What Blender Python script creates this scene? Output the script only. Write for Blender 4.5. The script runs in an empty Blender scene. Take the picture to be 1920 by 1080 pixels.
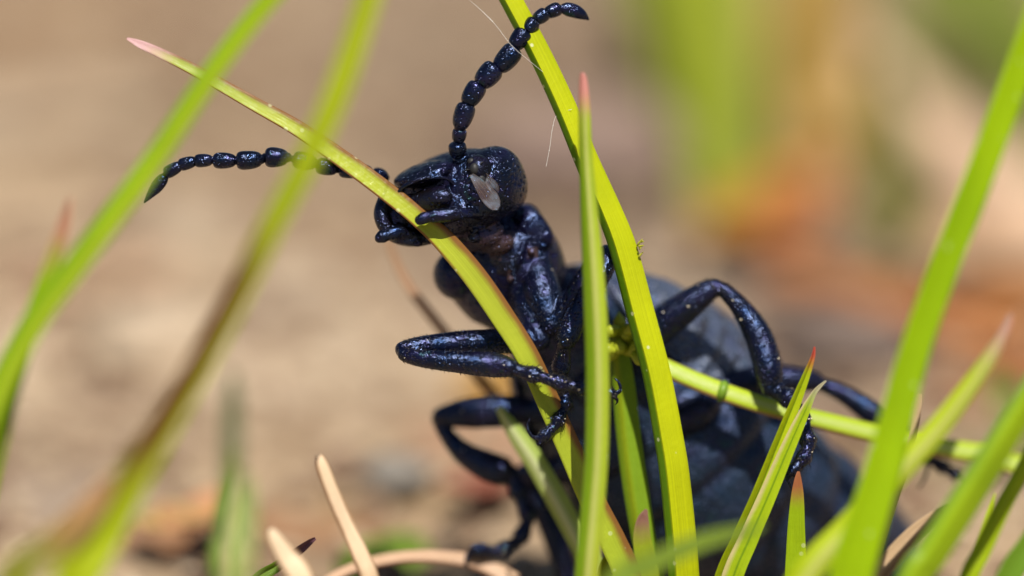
import bpy, bmesh, math, random
from mathutils import Vector, Matrix, noise, kdtree
random.seed(11)
R = math.radians
S = 0.001                      # everything below is laid out in millimetres
PITCH = R(14); FOC = 120.0; PPM = 80.0; H0 = 9.0
SC = bpy.context.scene
COL = SC.collection

# ------------------------------------------------------------------ camera
f_ = Vector((0, math.cos(PITCH), -math.sin(PITCH)))
r_ = Vector((1, 0, 0))
u_ = Vector((0, math.sin(PITCH), math.cos(PITCH)))
C0 = Vector((0, 0, H0))
CAMP = C0 - f_ * FOC
cam = bpy.data.cameras.new('camera'); camo = bpy.data.objects.new('camera', cam); COL.objects.link(camo)
camo.location = CAMP * S
camo.rotation_euler = (math.pi / 2 - PITCH, 0, 0)
cam.sensor_width = 36; cam.lens = 36 * FOC / 24.0
cam.clip_start = 0.001; cam.clip_end = 50
cam.dof.use_dof = True; cam.dof.focus_distance = FOC * S
cam.dof.aperture_fstop = 180 / 7.5
SC.camera = camo

# ------------------------------------------------------------------ sky, sun, exposure
SUN = Vector((0.10, -0.50, 0.92)).normalized()         # direction towards the sun
elev = math.asin(SUN.z); azim = math.atan2(SUN.x, SUN.y)
w = bpy.data.worlds.new('World'); SC.world = w; w.use_nodes = True
nt = w.node_tree; bg = nt.nodes['Background']
sky = nt.nodes.new('ShaderNodeTexSky'); sky.sky_type = 'NISHITA'; sky.sun_disc = False
sky.sun_elevation = elev; sky.sun_rotation = azim
nt.links.new(sky.outputs[0], bg.inputs[0]); bg.inputs[1].default_value = 0.05
sl = bpy.data.lights.new('sun', 'SUN'); sl.energy = 5.0; sl.angle = R(0.55); sl.color = (1, 0.95, 0.86)
so = bpy.data.objects.new('sun', sl); COL.objects.link(so)
so.rotation_euler = SUN.to_track_quat('Z', 'Y').to_euler(); so.location = (0, 0, 0.3)
SC.view_settings.view_transform = 'Standard'; SC.view_settings.look = 'None'
SC.view_settings.exposure = 0.24; SC.view_settings.gamma = 1

# ------------------------------------------------------------------ helpers
def P(px, py, d=0.0):
    k = (FOC + d) / FOC
    return C0 + r_ * ((px - 960) / PPM * k) + u_ * ((540 - py) / PPM * k) + f_ * d
def G(px, py, z=0.0):
    """where the sight line of a picture point meets the height z"""
    v = P(px, py, 0) - CAMP
    t = (z - CAMP.z) / v.z
    return CAMP + v * t
def crom(pts, n):
    """Catmull-Rom through lists of numbers, n samples"""
    m = len(pts); out = []
    for i in range(n):
        t = i / (n - 1) * (m - 1); k = min(int(t), m - 2); s = t - k
        p0 = pts[max(k - 1, 0)]; p1 = pts[k]; p2 = pts[k + 1]; p3 = pts[min(k + 2, m - 1)]
        out.append([0.5 * (2 * b + (c - a) * s + (2 * a - 5 * b + 4 * c - d) * s * s + (3 * b - a - 3 * c + d) * s ** 3)
                    for a, b, c, d in zip(p0, p1, p2, p3)])
    return out
def mesh_obj(name, verts, faces, mat, origin=None, parent=None, uvs=None, smooth=True, sharp=None):
    o3 = origin if origin is not None else Vector((0, 0, 0))
    me = bpy.data.meshes.new(name)
    me.from_pydata([tuple((Vector(v) - o3) * S) for v in verts], [], faces)
    if uvs is not None:
        l = me.uv_layers.new(name='UVMap')
        vi = [0] * len(me.loops); me.loops.foreach_get('vertex_index', vi)
        flat = []
        for i in vi: flat += uvs[i]
        l.data.foreach_set('uv', flat)
    if smooth: me.polygons.foreach_set('use_smooth', [True] * len(me.polygons))
    me.update()
    if sharp: me.set_sharp_from_angle(angle=R(sharp))
    if mat: me.materials.append(mat)
    o = bpy.data.objects.new(name, me); COL.objects.link(o)
    if parent: o.parent = parent
    else: o.location = o3 * S
    return o
def empty(name, origin):
    o = bpy.data.objects.new(name, None); COL.objects.link(o); o.location = origin * S
    o.empty_display_size = 0.001
    return o
def tag(o, label, cat, group=None, kind=None):
    if label: o['label'] = label
    if cat: o['category'] = cat
    if group: o['group'] = group
    if kind: o['kind'] = kind
    return o
class MB:
    def __init__(s): s.v = []; s.f = []; s.reg = []
    def add(s, v, f, reg=0):
        b = len(s.v); s.v += v; s.f += [[i + b for i in q] for q in f]; s.reg += [reg] * len(v)
def tube(pts, n=None, seg=14, ref=None, cap=True, ry=1.0, rough=0.0, rseed=0):
    """pts: (x,y,z,r) world mm. returns verts, faces of a closed round-ended tube"""
    n = n or max(6, 6 * len(pts))
    c = crom(pts, n); V = []; F = []
    N = None
    for i, q in enumerate(c):
        p = Vector(q[:3]); a = Vector(c[max(i - 1, 0)][:3]); b = Vector(c[min(i + 1, n - 1)][:3])
        T = (b - a).normalized()
        if N is None:
            N = ref.copy() if ref is not None else Vector((0.3, -0.8, 0.5))
        N = (N - T * N.dot(T)).normalized(); B = T.cross(N)
        for j in range(seg):
            an = 2 * math.pi * j / seg
            r = max(q[3], 0.004)
            if rough: r *= 1 + rough * noise.noise(Vector((p.x * 3 + rseed, p.y * 3, an * 1.5)))
            V.append(p + N * (math.cos(an) * r * ry) + B * (math.sin(an) * r))
        if i:
            for j in range(seg):
                F.append([(i - 1) * seg + j, (i - 1) * seg + (j + 1) % seg, i * seg + (j + 1) % seg, i * seg + j])
    if cap:
        for e, ring, rv in ((0, 0, True), (n - 1, (n - 1) * seg, False)):
            q = c[e]; p = Vector(q[:3]); o = Vector(c[1][:3]) if e == 0 else Vector(c[n - 2][:3])
            T = (p - o).normalized(); base = ring; r = max(q[3], 0.004)
            ctr = p
            prev = list(range(ring, ring + seg))
            for k in (1, 2):
                an = k * math.pi / 6
                nb = len(V)
                for j in range(seg):
                    V.append(ctr + (V[base + j] - ctr) * math.cos(an) + T * (math.sin(an) * r * 0.85))
                nw = list(range(nb, nb + seg))
                for j in range(seg):
                    qf = [prev[j], prev[(j + 1) % seg], nw[(j + 1) % seg], nw[j]]
                    F.append(qf[::-1] if rv else qf)
                prev = nw
            V.append(ctr + T * (r * 0.85)); z = len(V) - 1
            for j in range(seg):
                qf = [prev[j], prev[(j + 1) % seg], z]
                F.append(qf[::-1] if rv else qf)
    return V, F
def ptube(pts, **k):
    """pts: (px,py,d,radius in mm)"""
    return tube([tuple(P(a, b, c)) + (r,) for a, b, c, r in pts], **k)
def ell(c, ax, ay, az, nu=28, nv=18, p=2.0):
    V = [c + az]; F = []
    def sp(v, e): return math.copysign(abs(v) ** e, v)
    e = 2.0 / p
    for i in range(1, nv):
        th = math.pi * i / nv
        for j in range(nu):
            ph = 2 * math.pi * j / nu
            V.append(c + ax * (sp(math.sin(th), e) * sp(math.cos(ph), e)) + ay * (sp(math.sin(th), e) * sp(math.sin(ph), e)) + az * sp(math.cos(th), e))
    V.append(c - az)
    for j in range(nu): F.append([0, 1 + j, 1 + (j + 1) % nu])
    for i in range(nv - 2):
        a = 1 + i * nu
        for j in range(nu): F.append([a + j, a + nu + j, a + nu + (j + 1) % nu, a + (j + 1) % nu])
    a = 1 + (nv - 2) * nu; z = len(V) - 1
    for j in range(nu): F.append([a + j, z, a + (j + 1) % nu])
    return V, F
def vv(x, y, d):      # a direction in (right, up, away)
    return r_ * x + u_ * y + f_ * d

# ------------------------------------------------------------------ materials
class NT:
    def __init__(s, name):
        s.m = bpy.data.materials.new(name); s.m.use_nodes = True; s.t = s.m.node_tree
        s.b = s.t.nodes['Principled BSDF']; s.out = s.t.nodes['Material Output']
    def n(s, ty, **k):
        x = s.t.nodes.new(ty)
        for a, b in k.items(): setattr(x, a, b)
        return x
    def l(s, a, b): s.t.links.new(a, b)
    def val(s, sock, v):
        if hasattr(v, 'links'): s.l(v, sock)
        else: sock.default_value = v
    def math(s, op, a, b=0.0, c=None, clamp=False):
        x = s.n('ShaderNodeMath', operation=op, use_clamp=clamp); s.val(x.inputs[0], a); s.val(x.inputs[1], b)
        if c is not None: s.val(x.inputs[2], c)
        return x.outputs[0]
    def mix(s, fac, a, b, blend='MIX'):
        x = s.n('ShaderNodeMix', data_type='RGBA', blend_type=blend); s.val(x.inputs[0], fac)
        s.val(x.inputs[6], a if hasattr(a, 'links') else (*a, 1)); s.val(x.inputs[7], b if hasattr(b, 'links') else (*b, 1))
        return x.outputs[2]
    def ramp(s, fac, stops):
        x = s.n('ShaderNodeValToRGB'); e = x.color_ramp.elements
        while len(e) < len(stops): e.new(0.5)
        for q, (p, c) in zip(e, stops): q.position = p; q.color = (*c, 1) if len(c) == 3 else c
        s.l(fac, x.inputs[0]); return x.outputs[0]
    def step(s, v, a, b):
        x = s.n('ShaderNodeMapRange', interpolation_type='SMOOTHSTEP'); s.val(x.inputs[0], v)
        x.inputs[1].default_value = a; x.inputs[2].default_value = b; return x.outputs[0]
    def noise(s, scale, vec=None, detail=3, rough=0.55, dims='3D'):
        x = s.n('ShaderNodeTexNoise', noise_dimensions=dims); x.inputs['Scale'].default_value = scale
        x.inputs['Detail'].default_value = detail; x.inputs['Roughness'].default_value = rough
        if vec is not None: s.l(vec, x.inputs['Vector'])
        return x.outputs['Fac']
    def voro(s, scale, vec=None, feature='F1'):
        x = s.n('ShaderNodeTexVoronoi', feature=feature); x.inputs['Scale'].default_value = scale
        if vec is not None: s.l(vec, x.inputs['Vector'])
        return x
    def bump(s, h, dist, strength=1.0, normal=None):
        x = s.n('ShaderNodeBump'); x.inputs['Strength'].default_value = strength; x.inputs['Distance'].default_value = dist
        s.l(h, x.inputs['Height'])
        if normal is not None: s.l(normal, x.inputs['Normal'])
        return x.outputs[0]
    def coord(s, w='Object'): return s.n('ShaderNodeTexCoord').outputs[w]

def grass_mat(name, col, tipc=None, keel=None, edge=None, edge_side=0, edge_w=0.25, trans=0.35, dots=0.0, streak=None,
              base=None, veins=40, tip_from=0.0, rough=0.42, mott=0.22, ridge=0.3):
    """v runs 0 at the tip to 1 at the foot, u across the blade"""
    m = NT(name); uv = m.n('ShaderNodeSeparateXYZ'); m.l(m.coord('UV'), uv.inputs[0]); u = uv.outputs[0]; v = uv.outputs[1]
    obj = m.coord()
    c = m.mix(m.noise(450, obj, 4), tuple(x * (1 - mott) for x in col), tuple(x * (1 + mott) for x in col))
    # long fibres
    cb = m.n('ShaderNodeCombineXYZ'); m.l(m.math('MULTIPLY', u, veins), cb.inputs[0]); m.l(m.math('MULTIPLY', v, 6.0), cb.inputs[1])
    fib = m.noise(1.0, cb.outputs[0], 2)
    c = m.mix(m.math('MULTIPLY', m.step(fib, 0.35, 0.75), 0.42), c, tuple(min(1, x * 1.4) for x in col))
    c = m.mix(m.math('MULTIPLY', m.step(m.noise(260, obj, 2), 0.42, 0.72), 0.5), c, (col[0] * 0.66, col[1] * 0.8, col[2] * 0.7))
    cs = m.n('ShaderNodeCombineXYZ'); m.l(m.math('MULTIPLY', u, 90.0), cs.inputs[0]); m.l(m.math('MULTIPLY', v, 3.0), cs.inputs[1])
    c = m.mix(m.math('MULTIPLY', m.step(m.noise(1.0, cs.outputs[0], 1), 0.5, 0.7), 0.22), c, tuple(x * 0.55 for x in col))
    if base: c = m.mix(m.step(v, 0.55, 1.0), c, base)
    if keel: c = m.mix(m.math('MULTIPLY', m.step(m.math('ABSOLUTE', m.math('SUBTRACT', u, keel[0])), keel[1], 0.0), keel[3] if len(keel) > 3 else 1.0), c, keel[2])
    if edge:
        nz = m.math('MULTIPLY', m.math('SUBTRACT', m.noise(700, obj, 3), 0.5), 0.25)
        q = m.math('ADD', (u if edge_side == 0 else m.math('SUBTRACT', 1.0, u)), nz)
        if edge_side == 2: q = m.math('ADD', m.math('SUBTRACT', 0.5, m.math('ABSOLUTE', m.math('SUBTRACT', u, 0.5))), nz)
        c = m.mix(m.math('MULTIPLY', m.step(q, edge_w, edge_w * 0.25), 0.9), c, edge)
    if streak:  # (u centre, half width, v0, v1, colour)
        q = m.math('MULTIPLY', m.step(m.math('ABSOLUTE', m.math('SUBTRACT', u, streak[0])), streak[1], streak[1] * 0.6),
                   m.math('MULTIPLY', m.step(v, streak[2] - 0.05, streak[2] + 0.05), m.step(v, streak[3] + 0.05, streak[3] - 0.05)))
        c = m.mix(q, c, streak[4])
    if dots:
        vo = m.voro(3000, obj); d1 = m.step(vo.outputs['Distance'], 0.2, 0.12)
        sp = m.n('ShaderNodeSeparateColor'); m.l(vo.outputs['Color'], sp.inputs[0])
        c = m.mix(m.math('MULTIPLY', m.math('MULTIPLY', d1, m.math('GREATER_THAN', sp.outputs[0], 0.66)), dots), c, (0.75, 0.8, 0.45))
    if tipc:
        m.m['tipv'] = tipc[1]
        c = m.mix(m.step(m.math('ADD', v, m.math('MULTIPLY', m.math('SUBTRACT', m.noise(1500, obj, 3), 0.5), tipc[1] * 0.7)), tipc[1] * 1.5, tipc[1] * 0.35), c, tipc[0])
    h = m.math('ADD', m.math('MULTIPLY', fib, ridge), m.math('MULTIPLY', m.noise(6000, obj, 2), 0.35))
    nb = m.bump(h, 0.00005, 0.7)
    m.l(c, m.b.inputs['Base Color']); m.b.inputs['Roughness'].default_value = rough
    m.b.inputs['Specular IOR Level'].default_value = 0.3
    m.l(nb, m.b.inputs['Normal'])
    t = m.n('ShaderNodeBsdfTranslucent'); m.l(m.mix(1.0, c, (1.0, 0.95, 0.35), 'MULTIPLY'), t.inputs[0]); m.l(nb, t.inputs['Normal'])
    mx = m.n('ShaderNodeMixShader'); mx.inputs[0].default_value = trans
    m.l(m.b.outputs[0], mx.inputs[1]); m.l(t.outputs[0], mx.inputs[2]); m.l(mx.outputs[0], m.out.inputs[0])
    return m.m

def chitin(name, tint=None, rough=0.3, grain=26000, gd=0.000016, pit=9000, pd=0.00003, spec=0.5, film=400, sheen=(0.42, 0.55, 1.0), attr=False):
    m = NT(name); obj = m.coord()
    if attr:
        a = m.n('ShaderNodeAttribute', attribute_name='tint'); base = a.outputs['Color']; al = a.outputs['Alpha']
    else: base = tint
    n1 = m.noise(1500, obj, 3)
    col = m.mix(m.step(n1, 0.45, 0.72), base, m.mix(0.5, base, (0.010, 0.008, 0.035)))
    m.l(col, m.b.inputs['Base Color'])
    rg = m.math('ADD', m.math('MULTIPLY', m.noise(5000, obj, 2), 0.25), (m.math('SUBTRACT', al, 0.15) if attr else rough - 0.15))
    m.l(rg, m.b.inputs['Roughness'])
    m.b.inputs['Specular IOR Level'].default_value = spec
    st_ = m.ramp(m.noise(2200, obj, 3), [(0.35, (0.22, 0.42, 1.0)), (0.5, sheen), (0.62, (0.38, 0.38, 1.0)), (0.7, (0.35, 0.85, 0.95))])
    m.l(st_, m.b.inputs['Specular Tint']); m.b.inputs['IOR'].default_value = 1.5
    nb = m.bump(m.noise(grain, obj, 2, 0.6), gd, 1.0)
    vo = m.voro(pit, obj)
    nb = m.bump(m.step(vo.outputs['Distance'], 0.05, 0.42), pd, 1.0, nb)
    nb = m.bump(m.noise(2600, obj, 2), pd * 1.2, 1.0, nb)
    m.l(nb, m.b.inputs['Normal'])
    return m.m

M = {}
M['body'] = chitin('beetle_cuticle', attr=True, spec=0.85)
M['antenna'] = chitin('antenna_cuticle', (0.0015, 0.002, 0.005), 0.22, 22000, 0.000015, 11000, 0.000024, 0.8)
M['elytron'] = chitin('elytron_leather', (0.062, 0.078, 0.122), 0.30, 16000, 0.00004, 7000, 0.00007, 1.0, 420, (0.9, 0.95, 1.0))
M['eye'] = chitin('eye_facets', (0.004, 0.003, 0.003), 0.34, 20000, 0.000005, 16000, 0.00002, 0.4, 0)
def plain(name, col, rough=0.6, sc=600, var=0.35, bump=0.00004, bs=3000, trans=0.0, spec=0.4):
    m = NT(name); obj = m.coord()
    c = m.mix(m.noise(sc, obj, 4), tuple(x * (1 - var) for x in col), tuple(min(1, x * (1 + var)) for x in col))
    m.l(c, m.b.inputs['Base Color']); m.b.inputs['Roughness'].default_value = rough
    m.b.inputs['Specular IOR Level'].default_value = spec
    nb = m.bump(m.noise(bs, obj, 3), bump, 0.7); m.l(nb, m.b.inputs['Normal'])
    if trans:
        t = m.n('ShaderNodeBsdfTranslucent'); m.l(c, t.inputs[0])
        mx = m.n('ShaderNodeMixShader'); mx.inputs[0].default_value = trans
        m.l(m.b.outputs[0], mx.inputs[1]); m.l(t.outputs[0], mx.inputs[2]); m.l(mx.outputs[0], m.out.inputs[0])
    return m.m

# ------------------------------------------------------------------ ground
def axis_coords(lo, hi, step, far):
    a = []; x = lo
    while x <= hi: a.append(x); x += step
    g = step; x = hi
    while x < far: g *= 1.45; x += g; a.append(x)
    g = step; x = lo; pre = []
    while x > -far: g *= 1.45; x -= g; pre.append(x)
    return pre[::-1] + a
def ground_z(x, y):
    d = math.hypot(x, y - 40)
    amp = 1.0 / (1 + (d / 120) ** 2)
    z = 0.9 * noise.noise(Vector((x * 0.09, y * 0.09, 3.3))) + 0.45 * noise.noise(Vector((x * 0.3, y * 0.3, 8.1))) + 0.2 * noise.noise(Vector((x * 0.9, y * 0.9, 1.7)))
    return z * amp - 0.35
def build_ground():
    xs = axis_coords(-34, 34, 0.8, 3000); ys = axis_coords(-25, 115, 0.8, 3000)
    V = [(x, y, ground_z(x, y)) for y in ys for x in xs]; n = len(xs)
    F = [[j * n + i, j * n + i + 1, (j + 1) * n + i + 1, (j + 1) * n + i] for j in range(len(ys) - 1) for i in range(n - 1)]
    m = NT('sandy_soil'); obj = m.coord()
    n1 = m.noise(70, obj, 3, 0.6); n2 = m.noise(260, obj, 4, 0.6)
    c = m.ramp(n1, [(0.30, (0.13, 0.08, 0.045)), (0.45, (0.27, 0.18, 0.105)), (0.6, (0.40, 0.29, 0.18)), (0.75, (0.34, 0.28, 0.19))])
    c = m.mix(m.step(n2, 0.55, 0.75), c, (0.27, 0.17, 0.10))
    c = m.mix(m.step(n2, 0.42, 0.25), c, (0.42, 0.34, 0.245))
    # rounded patches of darker, paler and reddish colour on the soil
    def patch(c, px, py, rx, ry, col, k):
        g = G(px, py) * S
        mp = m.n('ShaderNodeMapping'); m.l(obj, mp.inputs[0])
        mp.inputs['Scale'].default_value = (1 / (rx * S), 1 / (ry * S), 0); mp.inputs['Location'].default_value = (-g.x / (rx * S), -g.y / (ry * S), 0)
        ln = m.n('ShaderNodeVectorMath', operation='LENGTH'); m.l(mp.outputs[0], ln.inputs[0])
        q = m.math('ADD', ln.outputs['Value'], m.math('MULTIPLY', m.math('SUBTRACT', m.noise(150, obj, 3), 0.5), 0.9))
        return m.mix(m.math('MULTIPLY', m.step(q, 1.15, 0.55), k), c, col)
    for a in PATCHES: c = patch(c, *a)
    m.l(c, m.b.inputs['Base Color']); m.b.inputs['Roughness'].default_value = 0.9
    m.l(m.bump(m.noise(1500, obj, 5), 0.0004, 0.8), m.b.inputs['Normal'])
    o = mesh_obj('ground', V, F, m.m); o['kind'] = 'structure'
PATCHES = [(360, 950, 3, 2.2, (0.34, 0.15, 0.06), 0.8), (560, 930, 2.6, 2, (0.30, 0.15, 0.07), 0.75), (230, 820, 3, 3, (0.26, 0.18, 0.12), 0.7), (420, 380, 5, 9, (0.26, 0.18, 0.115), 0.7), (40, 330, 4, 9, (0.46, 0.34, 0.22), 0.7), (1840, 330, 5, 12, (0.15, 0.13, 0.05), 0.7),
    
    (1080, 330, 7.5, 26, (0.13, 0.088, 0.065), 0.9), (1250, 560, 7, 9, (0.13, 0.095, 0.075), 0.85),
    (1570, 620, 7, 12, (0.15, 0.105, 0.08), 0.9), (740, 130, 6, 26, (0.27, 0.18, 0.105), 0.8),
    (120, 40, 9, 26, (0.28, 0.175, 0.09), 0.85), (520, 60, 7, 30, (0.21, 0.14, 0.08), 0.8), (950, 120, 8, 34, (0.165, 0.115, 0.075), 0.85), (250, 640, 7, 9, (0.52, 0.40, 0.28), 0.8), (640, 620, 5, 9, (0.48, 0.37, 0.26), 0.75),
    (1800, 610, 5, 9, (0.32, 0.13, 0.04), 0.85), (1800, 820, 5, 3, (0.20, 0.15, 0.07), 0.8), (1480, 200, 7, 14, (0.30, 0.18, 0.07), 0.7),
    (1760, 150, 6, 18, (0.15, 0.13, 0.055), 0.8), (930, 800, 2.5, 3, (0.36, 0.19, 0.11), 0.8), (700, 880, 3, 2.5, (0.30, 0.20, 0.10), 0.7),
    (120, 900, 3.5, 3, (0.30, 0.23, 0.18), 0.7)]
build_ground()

def pebble(mb, c, r, rnd):
    ax = Vector((rnd.uniform(-1, 1), rnd.uniform(-1, 1), rnd.uniform(-1, 1))).normalized()
    q = Matrix.Rotation(rnd.uniform(0, 6), 3, ax)
    t = (1 + 5 ** .5) / 2
    vs = [(-1, t, 0), (1, t, 0), (-1, -t, 0), (1, -t, 0), (0, -1, t), (0, 1, t), (0, -1, -t), (0, 1, -t), (t, 0, -1), (t, 0, 1), (-t, 0, -1), (-t, 0, 1)]
    fs = [(0, 11, 5), (0, 5, 1), (0, 1, 7), (0, 7, 10), (0, 10, 11), (1, 5, 9), (5, 11, 4), (11, 10, 2), (10, 7, 6), (7, 1, 8), (3, 9, 4), (3, 4, 2), (3, 2, 6), (3, 6, 8), (3, 8, 9), (4, 9, 5), (2, 4, 11), (6, 2, 10), (8, 6, 7), (9, 8, 1)]
    sx, sy, sz = rnd.uniform(.7, 1.2), rnd.uniform(.7, 1.2), rnd.uniform(.5, .9)
    V = []
    for a in vs:
        p = q @ (Vector(a).normalized() * rnd.uniform(0.85, 1.12)); V.append(c + Vector((p.x * sx, p.y * sy, p.z * sz)) * r)
    mb.add(V, [list(x) for x in fs])
def build_grains():
    rnd = random.Random(5)
    for cnt, lo, hi, nm, mat, lab in ((5200, .18, .5, 'sand_grains', plain('quartz_sand', (0.40, 0.30, 0.20), 0.7, 900, 0.6), 'pale loose sand grains strewn over the soil'),
                                 (900, .35, 0.9, 'soil_crumbs', plain('soil_crumb', (0.20, 0.125, 0.08), 0.9, 500, 0.6), 'small dark brown soil crumbs scattered over the soil')):
        mb = MB()
        for i in range(cnt):
            x = rnd.uniform(-30, 30); y = rnd.uniform(-6, 95)
            r = lo + (hi - lo) * rnd.random() ** 2
            pebble(mb, Vector((x, y, ground_z(x, y) + r * 0.3)), r, rnd)
        o = mesh_obj(nm, mb.v, mb.f, mat, smooth=False); tag(o, lab, None, None, 'stuff')
build_grains()

# ------------------------------------------------------------------ blades of grass
def blade(name, label, cat, pts, mat, roll=0, fold=0.25, keel=None, thick=0.07, n=64, foot=True, group=None, twist=0, cols=12,
          ws=0.76, wav=0.0, solid=None):
    """pts (px,py,d,width px) from the tip down; rolled about its length; keel=(u0) makes a crease, otherwise a channel"""
    L = [list(P(a, b, c)) + [wd * ws / PPM * (FOC + c) / FOC] for a, b, c, wd in pts]
    if foot:
        e = Vector(L[-1][:3]); pr = Vector(L[-2][:3]); T = (e - pr).normalized()
        T = (T + Vector((0, 0, -0.9))).normalized()
        if T.z > -0.5: T = Vector((T.x, T.y, -0.8)).normalized()
        if e.z > -0.3:
            dz = (e.z + 1.2) / -T.z
            L.append(list(e + T * (dz * 0.5)) + [L[-1][3]]); L.append(list(e + T * dz) + [L[-1][3] * 0.9])
    c = crom(L, n)
    # even arc length
    acc = [0]
    for i in range(1, n): acc.append(acc[-1] + (Vector(c[i][:3]) - Vector(c[i - 1][:3])).length)
    tot = acc[-1]
    us = [-1 + 2 * i / cols for i in range(cols + 1)]
    if keel is not None:
        k = min(range(len(us)), key=lambda i: abs(us[i] - keel)); us[k] = keel
    V = []; F = []; UV = []; m = 2 * len(us)
    rs = sum(map(ord, name + label)) % 97
    for i, q in enumerate(c):
        p = Vector(q[:3]); a = Vector(c[max(i - 1, 0)][:3]); b = Vector(c[min(i + 1, n - 1)][:3])
        T = (b - a).normalized()
        N = -f_; N = (N - T * N.dot(T)).normalized()
        N = Matrix.Rotation(R(roll + twist * acc[i] / tot), 3, T) @ N
        Sd = N.cross(T)
        hw = max(q[3] * 0.5, 0.012)
        if wav: hw *= 1 + wav * noise.noise(Vector((acc[i] * 1.3, rs, 0))); p = p + N * (wav * 0.6 * hw * noise.noise(Vector((acc[i] * 0.9, rs, 5))))
        th = min(thick, hw * 0.7)
        if solid: th = hw * solid
        for side in (0, 1):
            for uu in (us if side == 0 else us[::-1]):
                if keel is not None: h = fold * hw * (abs(uu - keel) - 0.5)
                else: h = fold * hw * (uu * uu - 0.4)
                e = math.sqrt(max(0, 1 - uu * uu)) if solid else (1 - 0.75 * uu ** 4)
                off = (e * th * 0.5) * (1 if side == 0 else -1)
                if abs(uu) == 1 and side == 1: off = -th * 0.06
                V.append(p + Sd * (uu * hw) + N * (h + off)); UV.append((uu * .5 + .5, acc[i] / tot))
        if i:
            for j in range(m): F.append([(i - 1) * m + j, i * m + j, i * m + (j + 1) % m, (i - 1) * m + (j + 1) % m])
    for ring, rv in ((0, False), ((n - 1) * m, True)):
        for j in range(len(us) - 1):
            qf = [ring + j, ring + j + 1, ring + m - 2 - j, ring + m - 1 - j]
            F.append(qf[::-1] if rv else qf)
    org = Vector(c[-1][:3])
    sh = 50 if keel is not None else None
    tv = mat.get('tipv', 0)
    if tv:
        k = max(1, next(i for i in range(n) if acc[i] / tot > tv)); lim = (k + 1) * m
        FT = [q for q in F if max(q) < lim]; FB = [q for q in F if max(q) >= lim]
        lo = k * m
        o = mesh_obj(name, V[lo:], [[i - lo for i in q] for q in FB], mat, org, None, UV[lo:], sharp=sh)
        t = mesh_obj('tip', V[:lim], FT, mat, org, o, UV[:lim], sharp=sh)
        t['label'] = TIPS.get(mat.name, 'dried discoloured tip')
    else: o = mesh_obj(name, V, F, mat, org, None, UV, sharp=sh)
    return tag(o, label, cat, group)

TIPS = {'stalk_green': 'pale pink dry tip', 'pink_tipped_green': 'blunt pink tip', 'left_small_green': 'reddish tip', 'low_left_green': 'orange brown tip', 'right_pink_green': 'dry pink tip', 'withered_stub': 'withered pinkish end',
        'crimson_tip_green': 'crimson tip', 'grey_tip_green': 'withered grey tip', 'orange_tip_green': 'orange red tip', 'stubby_green': 'pink tip', 'purple_tip_green': 'purple tip'}
YG = (0.52, 0.57, 0.004); MG = (0.20, 0.34, 0.012); DG = (0.11, 0.20, 0.015); PINK = (0.62, 0.26, 0.22); STRAW = (0.62, 0.42, 0.25)
RED = (0.26, 0.075, 0.025)
GB = 'grass_shoot'
# main stalk the beetle bites
blade('grass_stalk', 'bent green stalk with a reddish edge and pale pink tip that the beetle bites', 'grass stalk',
      [(238, 72, .6, 6), (262, 83, .55, 22), (300, 100, .5, 28), (370, 135, .4, 34), (470, 192, .3, 40), (560, 243, .2, 46), (660, 312, .1, 52), (740, 372, 0, 54), (790, 414, -.05, 54),
       (832, 452, 0, 64), (890, 520, 0, 68), (945, 600, 0, 68), (990, 672, 0, 66), (1030, 760, .1, 66), (1066, 840, .2, 68), (1110, 940, .3, 72), (1150, 1020, .4, 76), (1176, 1085, .5, 78)],
      grass_mat('stalk_green', (0.38, 0.43, 0.03), tipc=((0.66, 0.40, 0.40), 0.045), edge=(0.21, 0.065, 0.025), edge_side=1, edge_w=0.40, trans=0.18, dots=0.4, rough=0.27, base=(0.36, 0.46, 0.03), streak=(0.0, 0.1, -1, .45, (0.26, 0.12, 0.03))),
      roll=-14, fold=0.30, thick=0.40, n=110, ws=0.68)
# folded blade in front of the thorax
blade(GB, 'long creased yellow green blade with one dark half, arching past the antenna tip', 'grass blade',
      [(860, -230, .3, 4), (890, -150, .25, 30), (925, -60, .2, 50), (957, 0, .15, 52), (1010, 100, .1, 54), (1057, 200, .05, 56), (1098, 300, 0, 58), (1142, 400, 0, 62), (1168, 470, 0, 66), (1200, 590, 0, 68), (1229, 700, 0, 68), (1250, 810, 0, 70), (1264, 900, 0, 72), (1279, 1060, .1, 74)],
      grass_mat('creased_blade_green', YG, dots=0.9, trans=0.3, streak=(0.06, 0.30, -1, 2, (0.15, 0.32, 0.004)), rough=0.45), roll=10, fold=-0.9, keel=-0.34, n=90)  # dark green streak paints in the shade on the left of the crease
# upright blade with a pink tip
blade(GB, 'upright blade with a blunt pink tip standing in front of the creased blade', 'grass blade',
      [(1091, 136, -1.6, 8), (1093, 150, -1.6, 20), (1095, 200, -1.7, 30), (1098, 300, -1.8, 35), (1106, 430, -2, 48), (1114, 560, -2.1, 58), (1119, 700, -2.2, 60), (1117, 850, -2.3, 60), (1108, 970, -2.4, 60), (1098, 1090, -2.5, 62)],
      grass_mat('pink_tipped_green', (0.38, 0.48, 0.03), tipc=(PINK, 0.052), streak=(0.2, 0.3, .12, 2, (0.22, 0.37, 0.008)), keel=(0.62, 0.2, (0.50, 0.52, 0.16), 0.8), base=(0.45, 0.42, 0.06), trans=0.25, rough=0.28),
      roll=12, fold=-0.6, keel=0.1, thick=0.12, n=80)
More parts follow.
